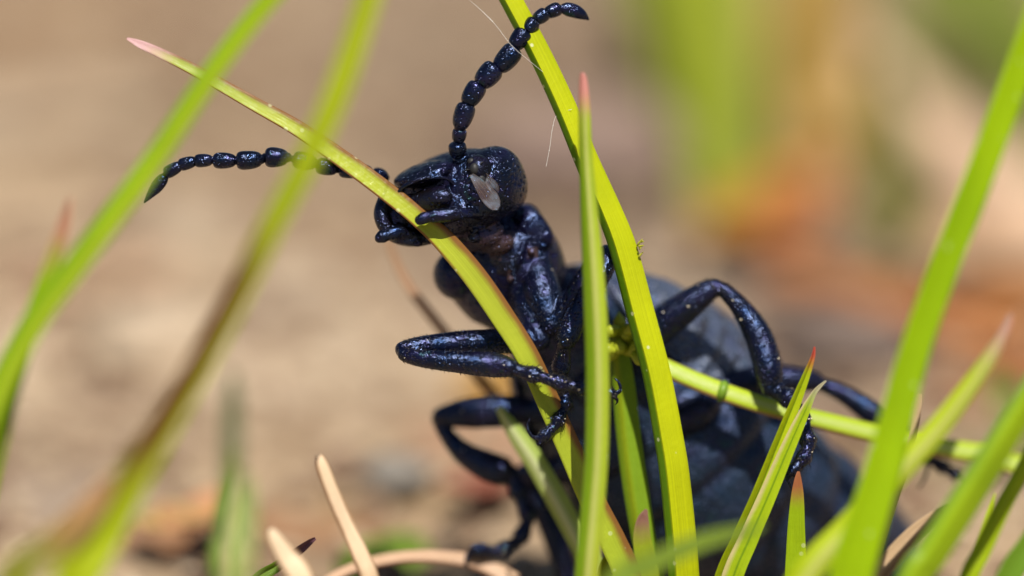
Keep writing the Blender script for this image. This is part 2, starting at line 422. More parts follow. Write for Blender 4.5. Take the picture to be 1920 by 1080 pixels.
# soft blades before the left half
blade(GB, 'broad bright green blade out of focus, slanting across the far antenna side', 'grass blade',
      [(690, -230, -6.2, 5), (630, -150, -6.2, 40), (560, -60, -6.2, 66), (500, 0, -6.2, 70), (400, 128, -6.3, 76), (292, 290, -6.4, 82), (205, 408, -6.5, 86), (130, 508, -6.6, 90), (55, 612, -6.7, 92), (-15, 750, -6.8, 94), (-70, 920, -7, 96), (-110, 1090, -7, 96)],
      grass_mat('left_blade_green', (0.28, 0.46, 0.003), trans=0.35, keel=(0.75, 0.3, (0.42, 0.50, 0.02), .8)), ws=0.62, roll=25, fold=-0.5, keel=0.2)
blade(GB, 'short blade with a reddish tip rising beside the broad slanting blade', 'grass blade',
      [(133, 372, -5.6, 10), (122, 415, -5.6, 34), (105, 470, -5.7, 48), (75, 560, -5.8, 56), (40, 660, -6.0, 62), (5, 780, -6.1, 66), (-30, 920, -6.1, 70), (-60, 1090, -6.1, 72)],
      grass_mat('left_small_green', (0.33, 0.48, 0.003), tipc=((0.5, 0.24, 0.15), 0.10)), ws=0.62, roll=-10, fold=0.3)
blade(GB, 'very blurred blade with a long brown stripe along its middle', 'grass blade',
      [(760, -300, -9.4, 5), (735, -190, -9.4, 34), (712, -80, -9.4, 52), (690, 0, -9.4, 56), (640, 150, -9.4, 60), (585, 280, -9.4, 60), (515, 410, -9.4, 58), (445, 550, -9.4, 60), (375, 680, -9.5, 64), (310, 790, -9.6, 72), (245, 900, -9.8, 84), (185, 1010, -9.9, 100), (130, 1120, -10.1, 110)],
      grass_mat('striped_blade_green', (0.38, 0.46, 0.006), trans=0.3, streak=(0.36, 0.55, .38, .62, (0.15, 0.075, 0.01))), ws=0.8, roll=-15, fold=0.3)
blade(GB, 'wide blurred blade with an orange brown tip low beside the striped blade', 'grass blade',
      [(215, 890, -10.1, 14), (190, 925, -10.1, 50), (150, 975, -10.2, 70), (95, 1030, -10.2, 84), (20, 1100, -10.4, 90)],
      grass_mat('low_left_green', (0.24, 0.25, 0.02), tipc=((0.46, 0.26, 0.11), 0.2)), roll=0, fold=0.2)
# right-hand group
blade(GB, 'tall broad bright green blade at the end of the horizontal stem', 'grass blade',
      [(2030, -280, -5, 5), (2000, -150, -5, 48), (1962, -20, -5, 72), (1925, 90, -5, 74), (1867, 245, -5, 76), (1808, 400, -5, 78), (1758, 530, -5, 78), (1712, 665, -5, 80), (1683, 770, -5, 86), (1648, 900, -5, 96), (1592, 1090, -5, 112)],
      grass_mat('right_tall_green', (0.34, 0.52, 0.002), trans=0.35, dots=0.35, rough=0.33), roll=-14, fold=0.22, thick=0.1)
blade(GB, 'slanting pale centred blade whose tip is dry and pink', 'grass blade',
      [(1896, 590, -4, 10), (1884, 622, -4, 24), (1862, 660, -4, 36), (1815, 728, -4.1, 46), (1750, 812, -4.2, 56), (1670, 900, -4.4, 62), (1590, 990, -4.6, 70), (1500, 1095, -4.8, 76)],
      grass_mat('right_pink_green', (0.42, 0.52, 0.008), tipc=((0.60, 0.36, 0.28), 0.09), keel=(0.6, 0.35, (0.52, 0.55, 0.13), .9), trans=0.3), roll=10, fold=-0.45, keel=0.1)
blade(GB, 'wide leaning green blade above the tan dry leaf', 'grass blade',
      [(2110, 380, -4.5, 5), (2062, 490, -4.5, 40), (2010, 600, -4.5, 60), (1945, 720, -4.6, 72), (1880, 830, -4.7, 84), (1815, 935, -4.8, 92), (1745, 1045, -4.9, 94), (1712, 1095, -5, 94)],
      grass_mat('right_wide_green', (0.34, 0.50, 0.008), keel=(0.05, 0.25, (0.12, 0.24, 0.02), .8), trans=0.3), roll=-18, fold=-0.4, keel=-.3)
blade(GB, 'narrow yellow green blade leaning next to the wide leaning blade', 'grass blade',
      [(2030, 600, -2.5, 3), (1996, 690, -2.5, 20), (1960, 780, -2.5, 30), (1922, 870, -2.5, 36), (1880, 950, -2.6, 42), (1842, 1030, -2.7, 46), (1812, 1095, -2.8, 48)],
      grass_mat('right_narrow_green', (0.40, 0.52, 0.006), trans=0.3), roll=15, fold=-0.5, keel=0)
blade(GB, 'thin pointed young blade sprouting between two leaning blades', 'grass blade',
      [(1866, 925, -1.6, 4), (1858, 950, -1.6, 12), (1843, 1000, -1.7, 18), (1822, 1060, -1.8, 24), (1808, 1100, -1.8, 26)],
      grass_mat('right_young_green', (0.44, 0.55, 0.006), trans=0.3), roll=10, fold=0.3)
blade(GB, 'darker green blade leaning out beyond the narrow leaning blade', 'grass blade',
      [(2190, 640, -3, 4), (2125, 730, -3, 26), (2060, 830, -3, 40), (1985, 940, -3, 52), (1930, 1020, -3, 60), (1885, 1095, -3, 64)],
      grass_mat('corner_green', (0.17, 0.31, 0.02), trans=0.3), roll=-10, fold=0.3)
blade('dry_grass_leaf', 'curled tan dry leaf lying between the slanting green blades', 'dry leaf',
      [(1778, 945, -1.2, 8), (1752, 970, -1.2, 26), (1712, 1005, -1.3, 38), (1672, 1050, -1.4, 44), (1640, 1095, -1.5, 50)],
      grass_mat('tan_dry_leaf', (0.52, 0.35, 0.20), keel=(0.75, 0.3, (0.30, 0.16, 0.07), .8), trans=0.2, rough=0.6), ws=0.85, roll=20, fold=0.5)
blade(GB, 'withered pinkish blade stub beside the tall broad blade', 'grass blade',
      [(1724, 738, .6, 10), (1720, 760, .6, 15), (1713, 810, .6, 17), (1697, 870, .6, 20), (1665, 960, .7, 24), (1625, 1095, .8, 26)],
      grass_mat('withered_stub', (0.40, 0.36, 0.14), tipc=((0.62, 0.40, 0.28), 0.3), trans=0.2, rough=0.6), ws=0.95, roll=0, fold=0.4, wav=0.25)
# centre
blade(GB, 'slim green blade with a crimson tip, the taller of the touching pair', 'grass blade',
      [(1527, 650, .5, 4), (1524, 668, .5, 10), (1512, 700, .5, 18), (1486, 765, .5, 28), (1456, 840, .5, 34), (1420, 930, .5, 38), (1385, 1010, .5, 42), (1352, 1090, .5, 46)],
      grass_mat('crimson_tip_green', (0.44, 0.53, 0.006), tipc=((0.55, 0.08, 0.05), 0.055), keel=(0.5, 0.12, (0.20, 0.33, 0.01), .9), trans=0.3, rough=0.4), ws=0.85, roll=-20, fold=0.7, keel=0.1, thick=0.06)
blade(GB, 'slim blade with a withered grey tip, the shorter of the touching pair', 'grass blade',
      [(1549, 714, -.3, 4), (1536, 726, -.3, 9), (1524, 742, -.3, 13), (1503, 785, -.3, 26), (1474, 850, -.3, 34), (1440, 930, -.3, 40), (1405, 1010, -.3, 44), (1372, 1090, -.3, 48)],
      grass_mat('grey_tip_green', (0.38, 0.50, 0.01), tipc=((0.42, 0.38, 0.24), 0.065), edge=(0.62, 0.52, 0.25), edge_side=0, edge_w=0.3, keel=(0.5, 0.1, (0.16, 0.28, 0.01), .9), trans=0.25, veins=34), ws=0.85, roll=15, fold=0.6, keel=0.0, thick=0.06)
blade(GB, 'small upright blade with an orange red tip before the abdomen', 'grass blade',
      [(1497, 884, 0, 5), (1496, 900, 0, 14), (1495, 930, 0, 24), (1493, 985, 0, 32), (1492, 1040, 0, 37), (1490, 1090, 0, 38)],
      grass_mat('orange_tip_green', (0.34, 0.48, 0.005), tipc=((0.42, 0.15, 0.06), 0.11), dots=0.5, trans=0.35), ws=1, roll=0, fold=0.3)
blade(GB, 'blurred blade arching low across the front of the creased blade', 'grass blade',
      [(1432, 985, -7, 10), (1395, 995, -7, 30), (1340, 1008, -7.1, 44), (1280, 1028, -7.2, 54), (1215, 1058, -7.3, 60), (1150, 1100, -7.5, 64)],
      grass_mat('front_arch_green', (0.28, 0.42, 0.05), trans=0.3), roll=-25, fold=0.2)
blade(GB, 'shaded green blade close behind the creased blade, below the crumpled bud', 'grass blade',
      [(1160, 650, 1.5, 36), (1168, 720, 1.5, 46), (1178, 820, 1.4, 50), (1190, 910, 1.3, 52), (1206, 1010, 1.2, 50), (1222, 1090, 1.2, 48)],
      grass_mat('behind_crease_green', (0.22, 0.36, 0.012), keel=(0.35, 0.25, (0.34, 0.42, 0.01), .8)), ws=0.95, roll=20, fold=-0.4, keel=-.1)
blade(GB, 'stubby pink tipped blade hugging the foot of the shaded blade', 'grass blade',
      [(1212, 955, .8, 6), (1205, 975, .8, 24), (1203, 1010, .8, 36), (1210, 1050, .8, 42), (1216, 1095, .8, 44)],
      grass_mat('stubby_green', (0.34, 0.41, 0.015), tipc=((0.34, 0.17, 0.13), 0.12)), ws=0.95, roll=-10, fold=0.35)
blade(GB, 'pale glossy blade leaning between the beetle middle leg and the stalk', 'grass blade',
      [(935, 765, 2.6, 18), (968, 815, 2.5, 44), (1005, 870, 2.4, 52), (1045, 940, 2.3, 56), (1085, 1015, 2.2, 56), (1125, 1095, 2.1, 56)],
      grass_mat('pale_glossy_green', (0.42, 0.52, 0.12), keel=(0.45, 0.35, (0.72, 0.76, 0.42), .9), rough=0.2), roll=10, fold=-0.4, keel=0)
blade(GB, 'yellow green sprout wedged between the stalk foot and the pink tipped upright blade', 'grass blade',
      [(1142, 1040, .9, 8), (1136, 1060, .9, 26), (1132, 1100, .9, 34)], grass_mat('sprout_green', (0.36, 0.42, 0.01)), ws=1, roll=0, fold=0.3)
# horizontal stem with its bud
st = blade('grass_culm', 'rounded horizontal green stem with one node, running behind the touching pair of blades', 'grass stem',
      [(1158, 632, 1.7, 26), (1195, 660, 1.7, 38), (1260, 694, 1.6, 44), (1350, 732, 1.6, 46), (1450, 765, 1.8, 44), (1560, 793, 2.2, 46), (1680, 822, 2.8, 48), (1780, 842, 3.4, 50), (1880, 862, 4, 52), (2000, 930, 4.4, 54), (2070, 1080, 4.6, 56)],
      grass_mat('stem_green', (0.42, 0.54, 0.02), keel=(0.45, 0.35, (0.50, 0.58, 0.20), .7), edge=(0.40, 0.22, 0.10), edge_side=2, edge_w=0.12, trans=0.15, rough=0.25), ws=0.83, roll=-25, fold=0.0, solid=0.9, n=90)
o = mesh_obj('node', *ptube([(1346, 731, 1.6, .2), (1351, 732.5, 1.6, .255), (1357, 734.5, 1.6, .255), (1362, 736, 1.6, .2)], n=8, seg=24, cap=False), plain('stem_node', (0.16, 0.28, 0.02), 0.4), st.location / S, st)
mb = MB(); rnd = random.Random(3)
for i in range(16):
    a = P(1172 + rnd.uniform(-24, 24), 640 + rnd.uniform(-26, 26), 1.25 + rnd.uniform(-.35, .3)); b = a + Vector((rnd.uniform(-.5, .5), rnd.uniform(-.2, .2), rnd.uniform(-.3, .45)))
    v_, q_ = tube([tuple(a) + (.1,), tuple((a + b) / 2 + Vector((0, -.08, 0))) + (.16,), tuple(b) + (.03,)], n=8, seg=8); mb.add(v_, q_)
v_, q_ = ell(P(1172, 642, 1.6), r_ * .35, u_ * .35, f_ * .3, 14, 10); mb.add(v_, q_)
o = mesh_obj('bud', mb.v, mb.f, plain('bud_green', (0.42, 0.48, 0.03), 0.35, 1500, 0.4, trans=0.25), st.location / S, st)
o['label'] = 'crumpled yellow green bud'
# torn chip on the creased blade margin
mb = MB(); rnd = random.Random(9)
for i in range(6):
    a = P(1199 + rnd.uniform(-4, 4), 466 + rnd.uniform(-16, 16), .06 + rnd.uniform(-.1, .1)); b = a + Vector((rnd.uniform(-.05, .12), rnd.uniform(-.1, .1), rnd.uniform(-.05, .14)))
    v_, q_ = tube([tuple(a) + (.035,), tuple(b) + (.012,)], n=5, seg=6); mb.add(v_, q_)
pb = [x for x in bpy.data.objects if x.get('label', '').startswith('long creased')][0]
o = mesh_obj('torn_fibre', mb.v, mb.f, plain('torn_fibre', (0.5, 0.5, 0.06), 0.5, trans=0.3), pb.location / S, pb)

# straw and dry stems
blade('straw_stub', 'pale dry straw stub with a rounded top standing alone', 'straw',
      [(598, 853, -1.6, 12), (604, 872, -1.6, 26), (622, 920, -1.6, 29), (648, 980, -1.6, 32), (678, 1045, -1.6, 36), (696, 1095, -1.6, 38)],
      grass_mat('straw_pale', (0.78, 0.56, 0.37), edge=(0.34, 0.19, 0.10), edge_side=2, edge_w=0.2, mott=0.4, trans=0.15, rough=0.45, veins=14), ws=1.0, roll=-20, fold=0, solid=0.8)
blade('straw_stub', 'thick blurred straw stub leaning over the purple tipped green blade', 'straw',
      [(508, 992, -3.2, 14), (516, 1010, -3.2, 34), (538, 1045, -3.2, 46), (568, 1095, -3.2, 54)],
      grass_mat('straw_cream', (0.80, 0.60, 0.40), edge=(0.34, 0.19, 0.10), edge_side=2, edge_w=0.2, mott=0.4, trans=0.15, rough=0.45, veins=14), ws=0.95, roll=-10, fold=0, solid=0.8)
blade(GB, 'tiny dark green blade with a purple tip behind the thick straw stub', 'grass blade',
      [(591, 1009, .4, 7), (582, 1015, .4, 12), (562, 1030, .3, 19), (520, 1060, .2, 24), (470, 1100, .1, 28)],
      grass_mat('purple_tip_green', (0.16, 0.27, 0.015), tipc=((0.20, 0.09, 0.12), 0.13)), ws=0.9, roll=-20, fold=0.7, keel=0)
AR = [(560, 1130, 2.2, 20), (625, 1082, 2.6, 22), (690, 1056, 3.0, 25), (770, 1043, 3.2, 27), (850, 1046, 3.3, 30), (905, 1058, 3.3, 36), (950, 1082, 3.2, 40), (980, 1110, 3.1, 40)]
blade('dry_straw', 'arched dry tan stem that the beetle middle foot grips', 'dry stem', AR,
      grass_mat('dry_arch_tan', (0.56, 0.36, 0.23), edge=(0.28, 0.13, 0.07), edge_side=2, edge_w=0.12, trans=0.12, rough=0.4), ws=0.95, roll=-30, fold=0, solid=0.8)
blade('dry_straw', 'thin bent brown stem standing behind the beetle front leg', 'dry stem',
      [(722, 430, 5, 12), (738, 480, 5, 16), (768, 540, 5, 19), (806, 590, 5, 21), (846, 640, 5, 22), (892, 700, 5.6, 23), (950, 765, 6.4, 24), (1010, 840, 7.2, 24), (1060, 930, 8, 24), (1090, 1040, 8.6, 24)],
      grass_mat('dry_brown', (0.42, 0.24, 0.14), trans=0.12, rough=0.5), ws=0.9, roll=0, fold=0, solid=0.9)

# far grass, all out of focus
def far_blade(label, gx, gy, top, wmm, col, lean=0.0, bend=0.0, group='out of focus grass behind the beetle', tipc=None, n=40):
    """rooted where the picture point (gx,gy) meets the soil, reaching the picture point top at a depth nearby"""
    g = G(gx, gy, -0.4); d0 = (g - CAMP).dot(f_) - FOC
    t = P(top[0], top[1], d0 + lean); mid = (g + t) / 2 + Vector((bend, 0, 0))
    k = lambda v: v
    pts = []
    for q, wq in ((t, .06), (t * .93 + mid * .07, .45), (t * .5 + mid * .5, .85), (mid, 1), (g * .5 + mid * .5, 1), (g, .8)):
        dd = (q - CAMP).dot(f_) - FOC; kk = FOC / (FOC + dd)
        rel = q - CAMP
        pts.append((960 + rel.dot(r_) * kk * PPM, 540 - rel.dot(u_) * kk * PPM, dd, wmm * wq * PPM * kk))
    return blade(GB, label, 'grass blade', pts, grass_mat('far_green', col, tipc=tipc, trans=0.3), roll=random.uniform(-30, 30), fold=0.3, group=group, n=n, foot=False, cols=6, ws=1)
FL = 'tall soft green blade in the blurred clump behind the beetle abdomen'
FGp = 'blurred green clump behind the beetle'
for gx, gy, top, wm, col in ((1330, 380, (1235, -240), 2.0, (0.30, 0.36, 0.02)), (1350, 400, (1330, -300), 2.2, (0.34, 0.40, 0.03)), (1345, 350, (1290, -330), 1.8, (0.30, 0.37, 0.025)),
                             (1395, 360, (1400, -260), 1.4, (0.36, 0.36, 0.12)), (1240, 250, (1150, -300), 1.6, (0.26, 0.27, 0.07)), (1300, 300, (1210, -300), 1.8, (0.30, 0.34, 0.05))):
    far_blade(FL, gx, gy, top, wm, col, group=FGp)
far_blade('narrow yellowish blade beside the blurred green clump', 1530, 330, (1530, -280), 2.6, (0.42, 0.27, 0.06))
far_blade('olive blurred blade rising beside the tan fallen stick', 1690, 480, (1650, 120), 1.5, (0.16, 0.17, 0.03))
far_blade('soft green blade behind the tall broad blade, leaning away', 1980, 250, (1800, -120), 2.0, (0.26, 0.33, 0.05), bend=1)
far_blade('second soft green blade leaning away behind the fallen stick', 1880, 160, (1650, -200), 1.8, (0.24, 0.28, 0.06))
far_blade('broad olive blurred blade standing behind the thick pale tan stick', 1760, 170, (1700, -260), 2.4, (0.22, 0.25, 0.05))
far_blade('light olive blurred blade leaning behind the tall broad blade', 1900, 230, (1870, -240), 2.2, (0.28, 0.31, 0.07))
far_blade('thin grey green blurred stalk standing alone on the bare sand', 432, 985, (436, 695), .55, (0.14, 0.17, 0.08))
far_blade('short dark green blurred blade at the foot of the thin grey green stalk', 405, 1075, (440, 840), .45, (0.12, 0.20, 0.02))
blade(GB, 'pale green very blurred blade in front of the thin grey green stalk', 'grass blade', [(456, 895, -12.5, 20), (452, 940, -12.6, 56), (446, 1000, -12.8, 70), (440, 1095, -13, 70)], grass_mat('pale_front_green', (0.36, 0.44, 0.12)), fold=0.2)
far_blade('low green blurred blade lying behind the arched dry stem', 640, 1085, (800, 1020), 1.3, (0.20, 0.30, 0.04), lean=3)
far_blade('low green blurred blade lying behind the wide leaning blade', 1990, 900, (1850, 700), 1.2, (0.22, 0.24, 0.06))

# litter on the soil behind
def leaf(label, px, py, L, W, ang, col, name='dead_leaf', cat='leaf', curl=0.3, lift=0.3, tilt=0.0):
    g = G(px, py, 0.2); n1, n2 = 18, 8; V = []; F = []; UV = []
    dv = Vector((math.cos(R(ang)), math.sin(R(ang)), 0)); sv = Vector((-dv.y, dv.x, 0)); rs = px * 0.01
    for s in (1, -1):
        for i in range(n1 + 1):
            t = i / n1; hw = W * 0.5 * max(0.02, math.sin(math.pi * t ** 0.8)) ** 0.8
            for j in range(n2 + 1):
                q = -1 + 2 * j / n2
                z = lift + curl * W * 0.5 * q * q * 0.6 + curl * L * 0.25 * (t - .5) ** 2 + 0.12 * W * noise.noise(Vector((t * 3 + rs, q, 2))) + tilt * L * t + s * 0.04
                V.append(g + dv * (L * (t - .5)) + sv * (q * hw * (1 + 0.15 * noise.noise(Vector((t * 5, rs, q > 0))))) + Vector((0, 0, z - 0.2)))
                UV.append((q * .5 + .5, t))
    m = (n1 + 1) * (n2 + 1)
    for s in (0, 1):
        for i in range(n1):
            for j in range(n2):
                a = s * m + i * (n2 + 1) + j; qf = [a, a + n2 + 1, a + n2 + 2, a + 1]
                F.append(qf[::-1] if s == 0 else qf)
    for i in range(n1):
        for j, rv in ((0, 0), (n2, 1)):
            a = i * (n2 + 1) + j; b = a + n2 + 1; qf = [a, b, b + m, a + m]; F.append(qf[::-1] if rv else qf)
    o = mesh_obj(name, V, F, plain('dead_leaf_' + str(px), col, 0.55, 200, 0.3, trans=0.15), g, None, UV)
    return tag(o, label, cat)
leaf('curled bright orange dead leaf on the soil under the blurred green clump', 1440, 425, 7.5, 3.0, 55, (0.42, 0.19, 0.03), tilt=0.15)
leaf('brick red leaf curled against the bright orange dead leaf', 1490, 440, 6, 2.2, 70, (0.36, 0.12, 0.04), tilt=0.2)
leaf('small yellow orange leaf scrap seen between the beetle folded legs', 925, 745, 2.6, 1.6, 20, (0.68, 0.36, 0.04), tilt=0.2)
leaf('rust coloured leaf lying beyond the tall broad blade', 1850, 600, 8, 4, 10, (0.40, 0.15, 0.035))
leaf('second rust leaf half hidden by the tall broad blade', 1660, 565, 8, 2.6, -20, (0.38, 0.16, 0.07))
leaf('salmon coloured leaf crumb near the thin grey green stalk', 372, 975, 2.6, 1.9, 60, (0.58, 0.28, 0.13))
leaf('ochre leaf crumb beside the salmon one', 320, 985, 2.5, 1.6, 0, (0.48, 0.33, 0.12))
leaf('pale apricot leaf flake on bare sand behind the broad slanting blade', 165, 545, 6, 3.2, 30, (0.60, 0.40, 0.26))
leaf('large pale sandy leaf lying on soil beyond the broad slanting blade', 60, 240, 13, 5, 10, (0.52, 0.40, 0.28))
leaf('reddish leaf crumb on the soil beside the beetle middle leg', 905, 920, 2.4, 1.4, 15, (0.32, 0.10, 0.06))
leaf('tan leaf flake lying above the rust leaf', 1880, 470, 9, 5, 60, (0.50, 0.33, 0.20))
def stick(label, pts, r, col):
    q = [tuple(G(a, b, r * 0.6)) + (r * k,) for a, b, k in pts]
    v, f2 = tube(q, seg=16, rough=0.15); o = mesh_obj('fallen_stick', v, f2, plain('stick_' + str(pts[0][0]), col, 0.7, 300, 0.3), Vector(q[0][:3])); tag(o, label, 'stick')
stick('thick pale tan stick lying slantwise on the soil beyond the orange leaf', [(1500, 60, .8), (1620, 165, 1), (1740, 270, 1), (1850, 360, 1), (1960, 450, .9)], 1.35, (0.66, 0.45, 0.30))
stick('ochre stick lying behind the thick pale tan stick', [(1440, -20, .9), (1520, 120, 1), (1540, 260, .9)], 1.3, (0.44, 0.28, 0.09))
stick('reddish brown twig lying between the rust leaves', [(1470, 505, .7), (1580, 545, 1), (1700, 590, 1), (1830, 640, 1), (1960, 690, .8)], .55, (0.42, 0.17, 0.06))
# small stones
def stone(label, px, py, r, col, seed):
    g = G(px, py, 0); v, q = ell(g + Vector((0, 0, r * .25)), Vector((r * 1.2, 0, 0)), Vector((0, r, 0)), Vector((0, 0, r * .6)), 24, 16)
    v = [p + (p - g).normalized() * (r * .25 * noise.noise(p * (1.1 / r) + Vector((seed, 0, 0)))) for p in v]
    tag(mesh_obj('pebble', v, q, plain('pebble_' + str(seed), col, 0.7, 500, 0.35), g), label, 'pebble')
stone('tan grey pebble on the sand beside the thin brown stem', 560, 560, 1.2, (0.40, 0.31, 0.22), 1)
stone('smooth beige pebble on the sand near the thin grey green stalk', 290, 660, 1.6, (0.44, 0.34, 0.24), 2)
stone('brownish pebble behind the broad slanting blade', 350, 480, 1.6, (0.34, 0.26, 0.18), 3)
stone('round brown pebble behind the near antenna', 1100, 330, 3.4, (0.22, 0.15, 0.12), 4)
stone('dull mauve pebble behind the beetle hind leg', 1590, 680, 1.8, (0.14, 0.10, 0.08), 5)
stone('small dark grey pebble beside the beetle middle leg', 745, 900, 0.8, (0.20, 0.18, 0.155), 6)

# ------------------------------------------------------------------ the beetle
BO = Vector(G(1500, 1080, 0)); BO.z = 0
beetle = empty('oil_beetle', BO)
tag(beetle, 'blue black oil beetle with beaded antennae climbing and biting a bent grass stalk', 'beetle')
body = MB()
REG = {'head': (0.0015, 0.0015, 0.003, 0.20), 'thorax': (0.0025, 0.002, 0.012, 0.20), 'abdomen': (0.013, 0.023, 0.042, 0.30), 'leg': (0.0012, 0.0018, 0.007, 0.20), 'soft': (0.05, 0.027, 0.02, 0.36), 'mouth': (0.004, 0.003, 0.003, 0.20)}
RI = list(REG)
def badd(vf, reg): body.add(vf[0], vf[1], RI.index(reg))
# trunk
A_ = vv(.688, -.538, .488).normalized(); L0 = vv(.61, .79, .01); N0 = vv(-.39, .29, .87)
th = R(35); ND = (N0 * math.cos(th) + L0 * math.sin(th)).normalized(); LD = (L0 * math.cos(th) - N0 * math.sin(th)).normalized()
TR = [(900, 418, 1.7, .55, .5), (918, 448, 2.0, 1.15, .9), (938, 490, 2.3, 1.45, 1.1), (970, 545, 2.6, 1.35, 1.05), (1003, 590, 2.9, .95, .85), (1055, 612, 3.4, 1.6, 1.4), (1118, 665, 4.1, 2.25, 2.0),
      (1185, 740, 4.8, 2.7, 2.5), (1255, 828, 5.3, 2.95, 2.7), (1325, 905, 5.7, 2.95, 2.6), (1410, 965, 6.4, 2.75, 2.4), (1510, 1008, 7.1, 2.35, 2.1), (1605, 1040, 7.7, 1.75, 1.55), (1682, 1068, 8.1, 1.05, 1.0), (1720, 1084, 8.3, .45, .45)]
LP = vv(.93, .17, -.12); NT_ = 150
TL = [list(P(a, b, c)) + [ra, rb, min(1, max(0, (i - 3) / 3))] for i, (a, b, c, ra, rb) in enumerate(TR)]
TS = crom(TL, NT_)
def frame(i):
    q = TS[i]; a = Vector(TS[max(i - 1, 0)][:3]); b = Vector(TS[min(i + 1, NT_ - 1)][:3]); T = (b - a).normalized()
    L = LP.lerp(LD, min(1, max(0, q[5]))); L = (L - T * L.dot(T)).normalized(); N = T.cross(L)
    if N.dot(f_) < 0: N = -N
    return Vector(q[:3]), T, L, N, q[3], q[4]
SEGB = [56, 68, 79, 90, 101, 112, 122, 131, 139]
def ringr(i):
    g = 0.0
    for s in SEGB:
        x = i - s
        g += 0.035 * math.exp(-(x / 1.3) ** 2) - 0.03 * math.exp(-((x + 4) / 3.5) ** 2)
    return 1 - g
V = []; F = []; sg = 72
for i in range(NT_):
    p, T, L, N, a, b = frame(i); k = ringr(i)
    for j in range(sg):
        an = 2 * math.pi * j / sg
        pt = p + L * (math.sin(an) * a * k) + N * (math.cos(an) * b * k)
        if i > 45: pt += (pt - p).normalized() * (0.05 * noise.noise(pt * 1.3) + 0.02 * noise.noise(pt * 4))
        V.append(pt)
    if i:
        for j in range(sg): F.append([(i - 1) * sg + j, (i - 1) * sg + (j + 1) % sg, i * sg + (j + 1) % sg, i * sg + j])
F.append(list(range(sg))[::-1]); F.append([(NT_ - 1) * sg + j for j in range(sg)])
b0 = len(body.v); badd((V, F), 'abdomen')
for i in range(NT_):
    if i < 52:
        for j in range(sg): body.reg[b0 + i * sg + j] = RI.index('thorax')
# head
F_H = vv(-.45, -.28, -.84).normalized(); L_H = vv(.87, .22, -.42); L_H = (L_H - F_H * L_H.dot(F_H)).normalized(); U_H = L_H.cross(F_H)
if U_H.dot(u_) < 0: U_H = -U_H
HC = P(858, 362, 1.15)
def hv(l, u, q): return HC + L_H * l + U_H * u + F_H * q
badd(ell(HC, L_H * 1.55, U_H * 1.0, F_H * 1.0, 48, 30, 2.3), 'head')
badd(ell(hv(.88, .0, -.22), L_H * .74, U_H * .86, F_H * .82, 36, 22, 2.4), 'head')        # temple towards the neck
badd(ell(hv(-.85, .05, -.2), L_H * .72, U_H * .80, F_H * .8, 36, 22), 'head')
badd(ptube([(738, 372, .12, .04), (757, 350, -.08, .05), (795, 334, -.18, .055), (832, 333, -.12, .05), (852, 346, .08, .04)], n=26), 'head')   # clypeus rim
badd(ell(P(796, 326, .55), L_H * .80, U_H * .26, F_H * .68, 30, 18), 'head')
badd(ell(P(806, 376, .10), L_H * .62, U_H * .30, F_H * .28, 30, 18), 'mouth')
badd(ell(P(748, 405, .65), r_ * .4, u_ * .5, f_ * .4, 24, 16), 'mouth')
badd(ell(P(845, 385, .25), L_H * .35, U_H * .3, F_H * .35, 24, 16), 'mouth')          # labrum, two lobes
badd(ell(P(822, 366, .02), L_H * .27, U_H * .22, F_H * .24, 20, 14), 'mouth')
badd(ell(P(772, 380, .40), L_H * .27, U_H * .22, F_H * .24, 20, 14), 'mouth')
badd(ptube([(728, 372, .5, .24), (716, 405, .32, .2), (735, 440, .25, .16), (785, 455, .3, .11)]), 'mouth')   # mandibles
badd(ptube([(868, 372, .3, .22), (862, 396, .1, .17), (830, 414, .12, .12), (800, 418, .25, .08)]), 'mouth')
badd(ell(P(775, 430, .7), r_ * .75, u_ * .42, f_ * .35, 24, 16), 'mouth')
for q in ([(905, 405, .3, .1), (886, 401, .05, .12), (877, 400, -.1, .13)], [(874, 400, -.16, .13), (845, 402, -.3, .17), (812, 406, -.4, .16), (806, 407, -.42, .12)], [(806, 407, -.44, .13), (795, 409, -.47, .15), (786, 413, -.48, .13)]):
    badd(ptube(q, seg=18), 'head')
for q in ([(800, 448, .5, .12), (775, 444, .3, .14)], [(772, 440, .25, .12), (752, 434, .1, .16), (735, 438, .02, .17), (726, 441, 0, .13)], [(725, 441, 0, .14), (716, 444, -.03, .16), (710, 447, -.05, .12)]):
    badd(ptube(q, seg=18), 'head')
for q, rr in (((905, 440, .95), .42), ((930, 455, 1.1), .36), ((885, 452, 1.0), .32), ((925, 430, .85), .22)):
    badd(ell(P(*q), r_ * rr * 1.2, u_ * rr * .8, f_ * rr * .7, 20, 14), 'soft')
badd(ptube([(893, 452, .6, .05), (885, 441, .5, .06), (893, 430, .45, .07), (908, 425, .5, .05)], n=14, seg=10), 'mouth')
badd(ell(P(888, 446, .55), r_ * .17, u_ * .13, f_ * .1, 14, 10), 'mouth')
badd(ell(hv(.62, .72, .35), L_H * .26, U_H * .2, F_H * .25, 16, 10), 'head')
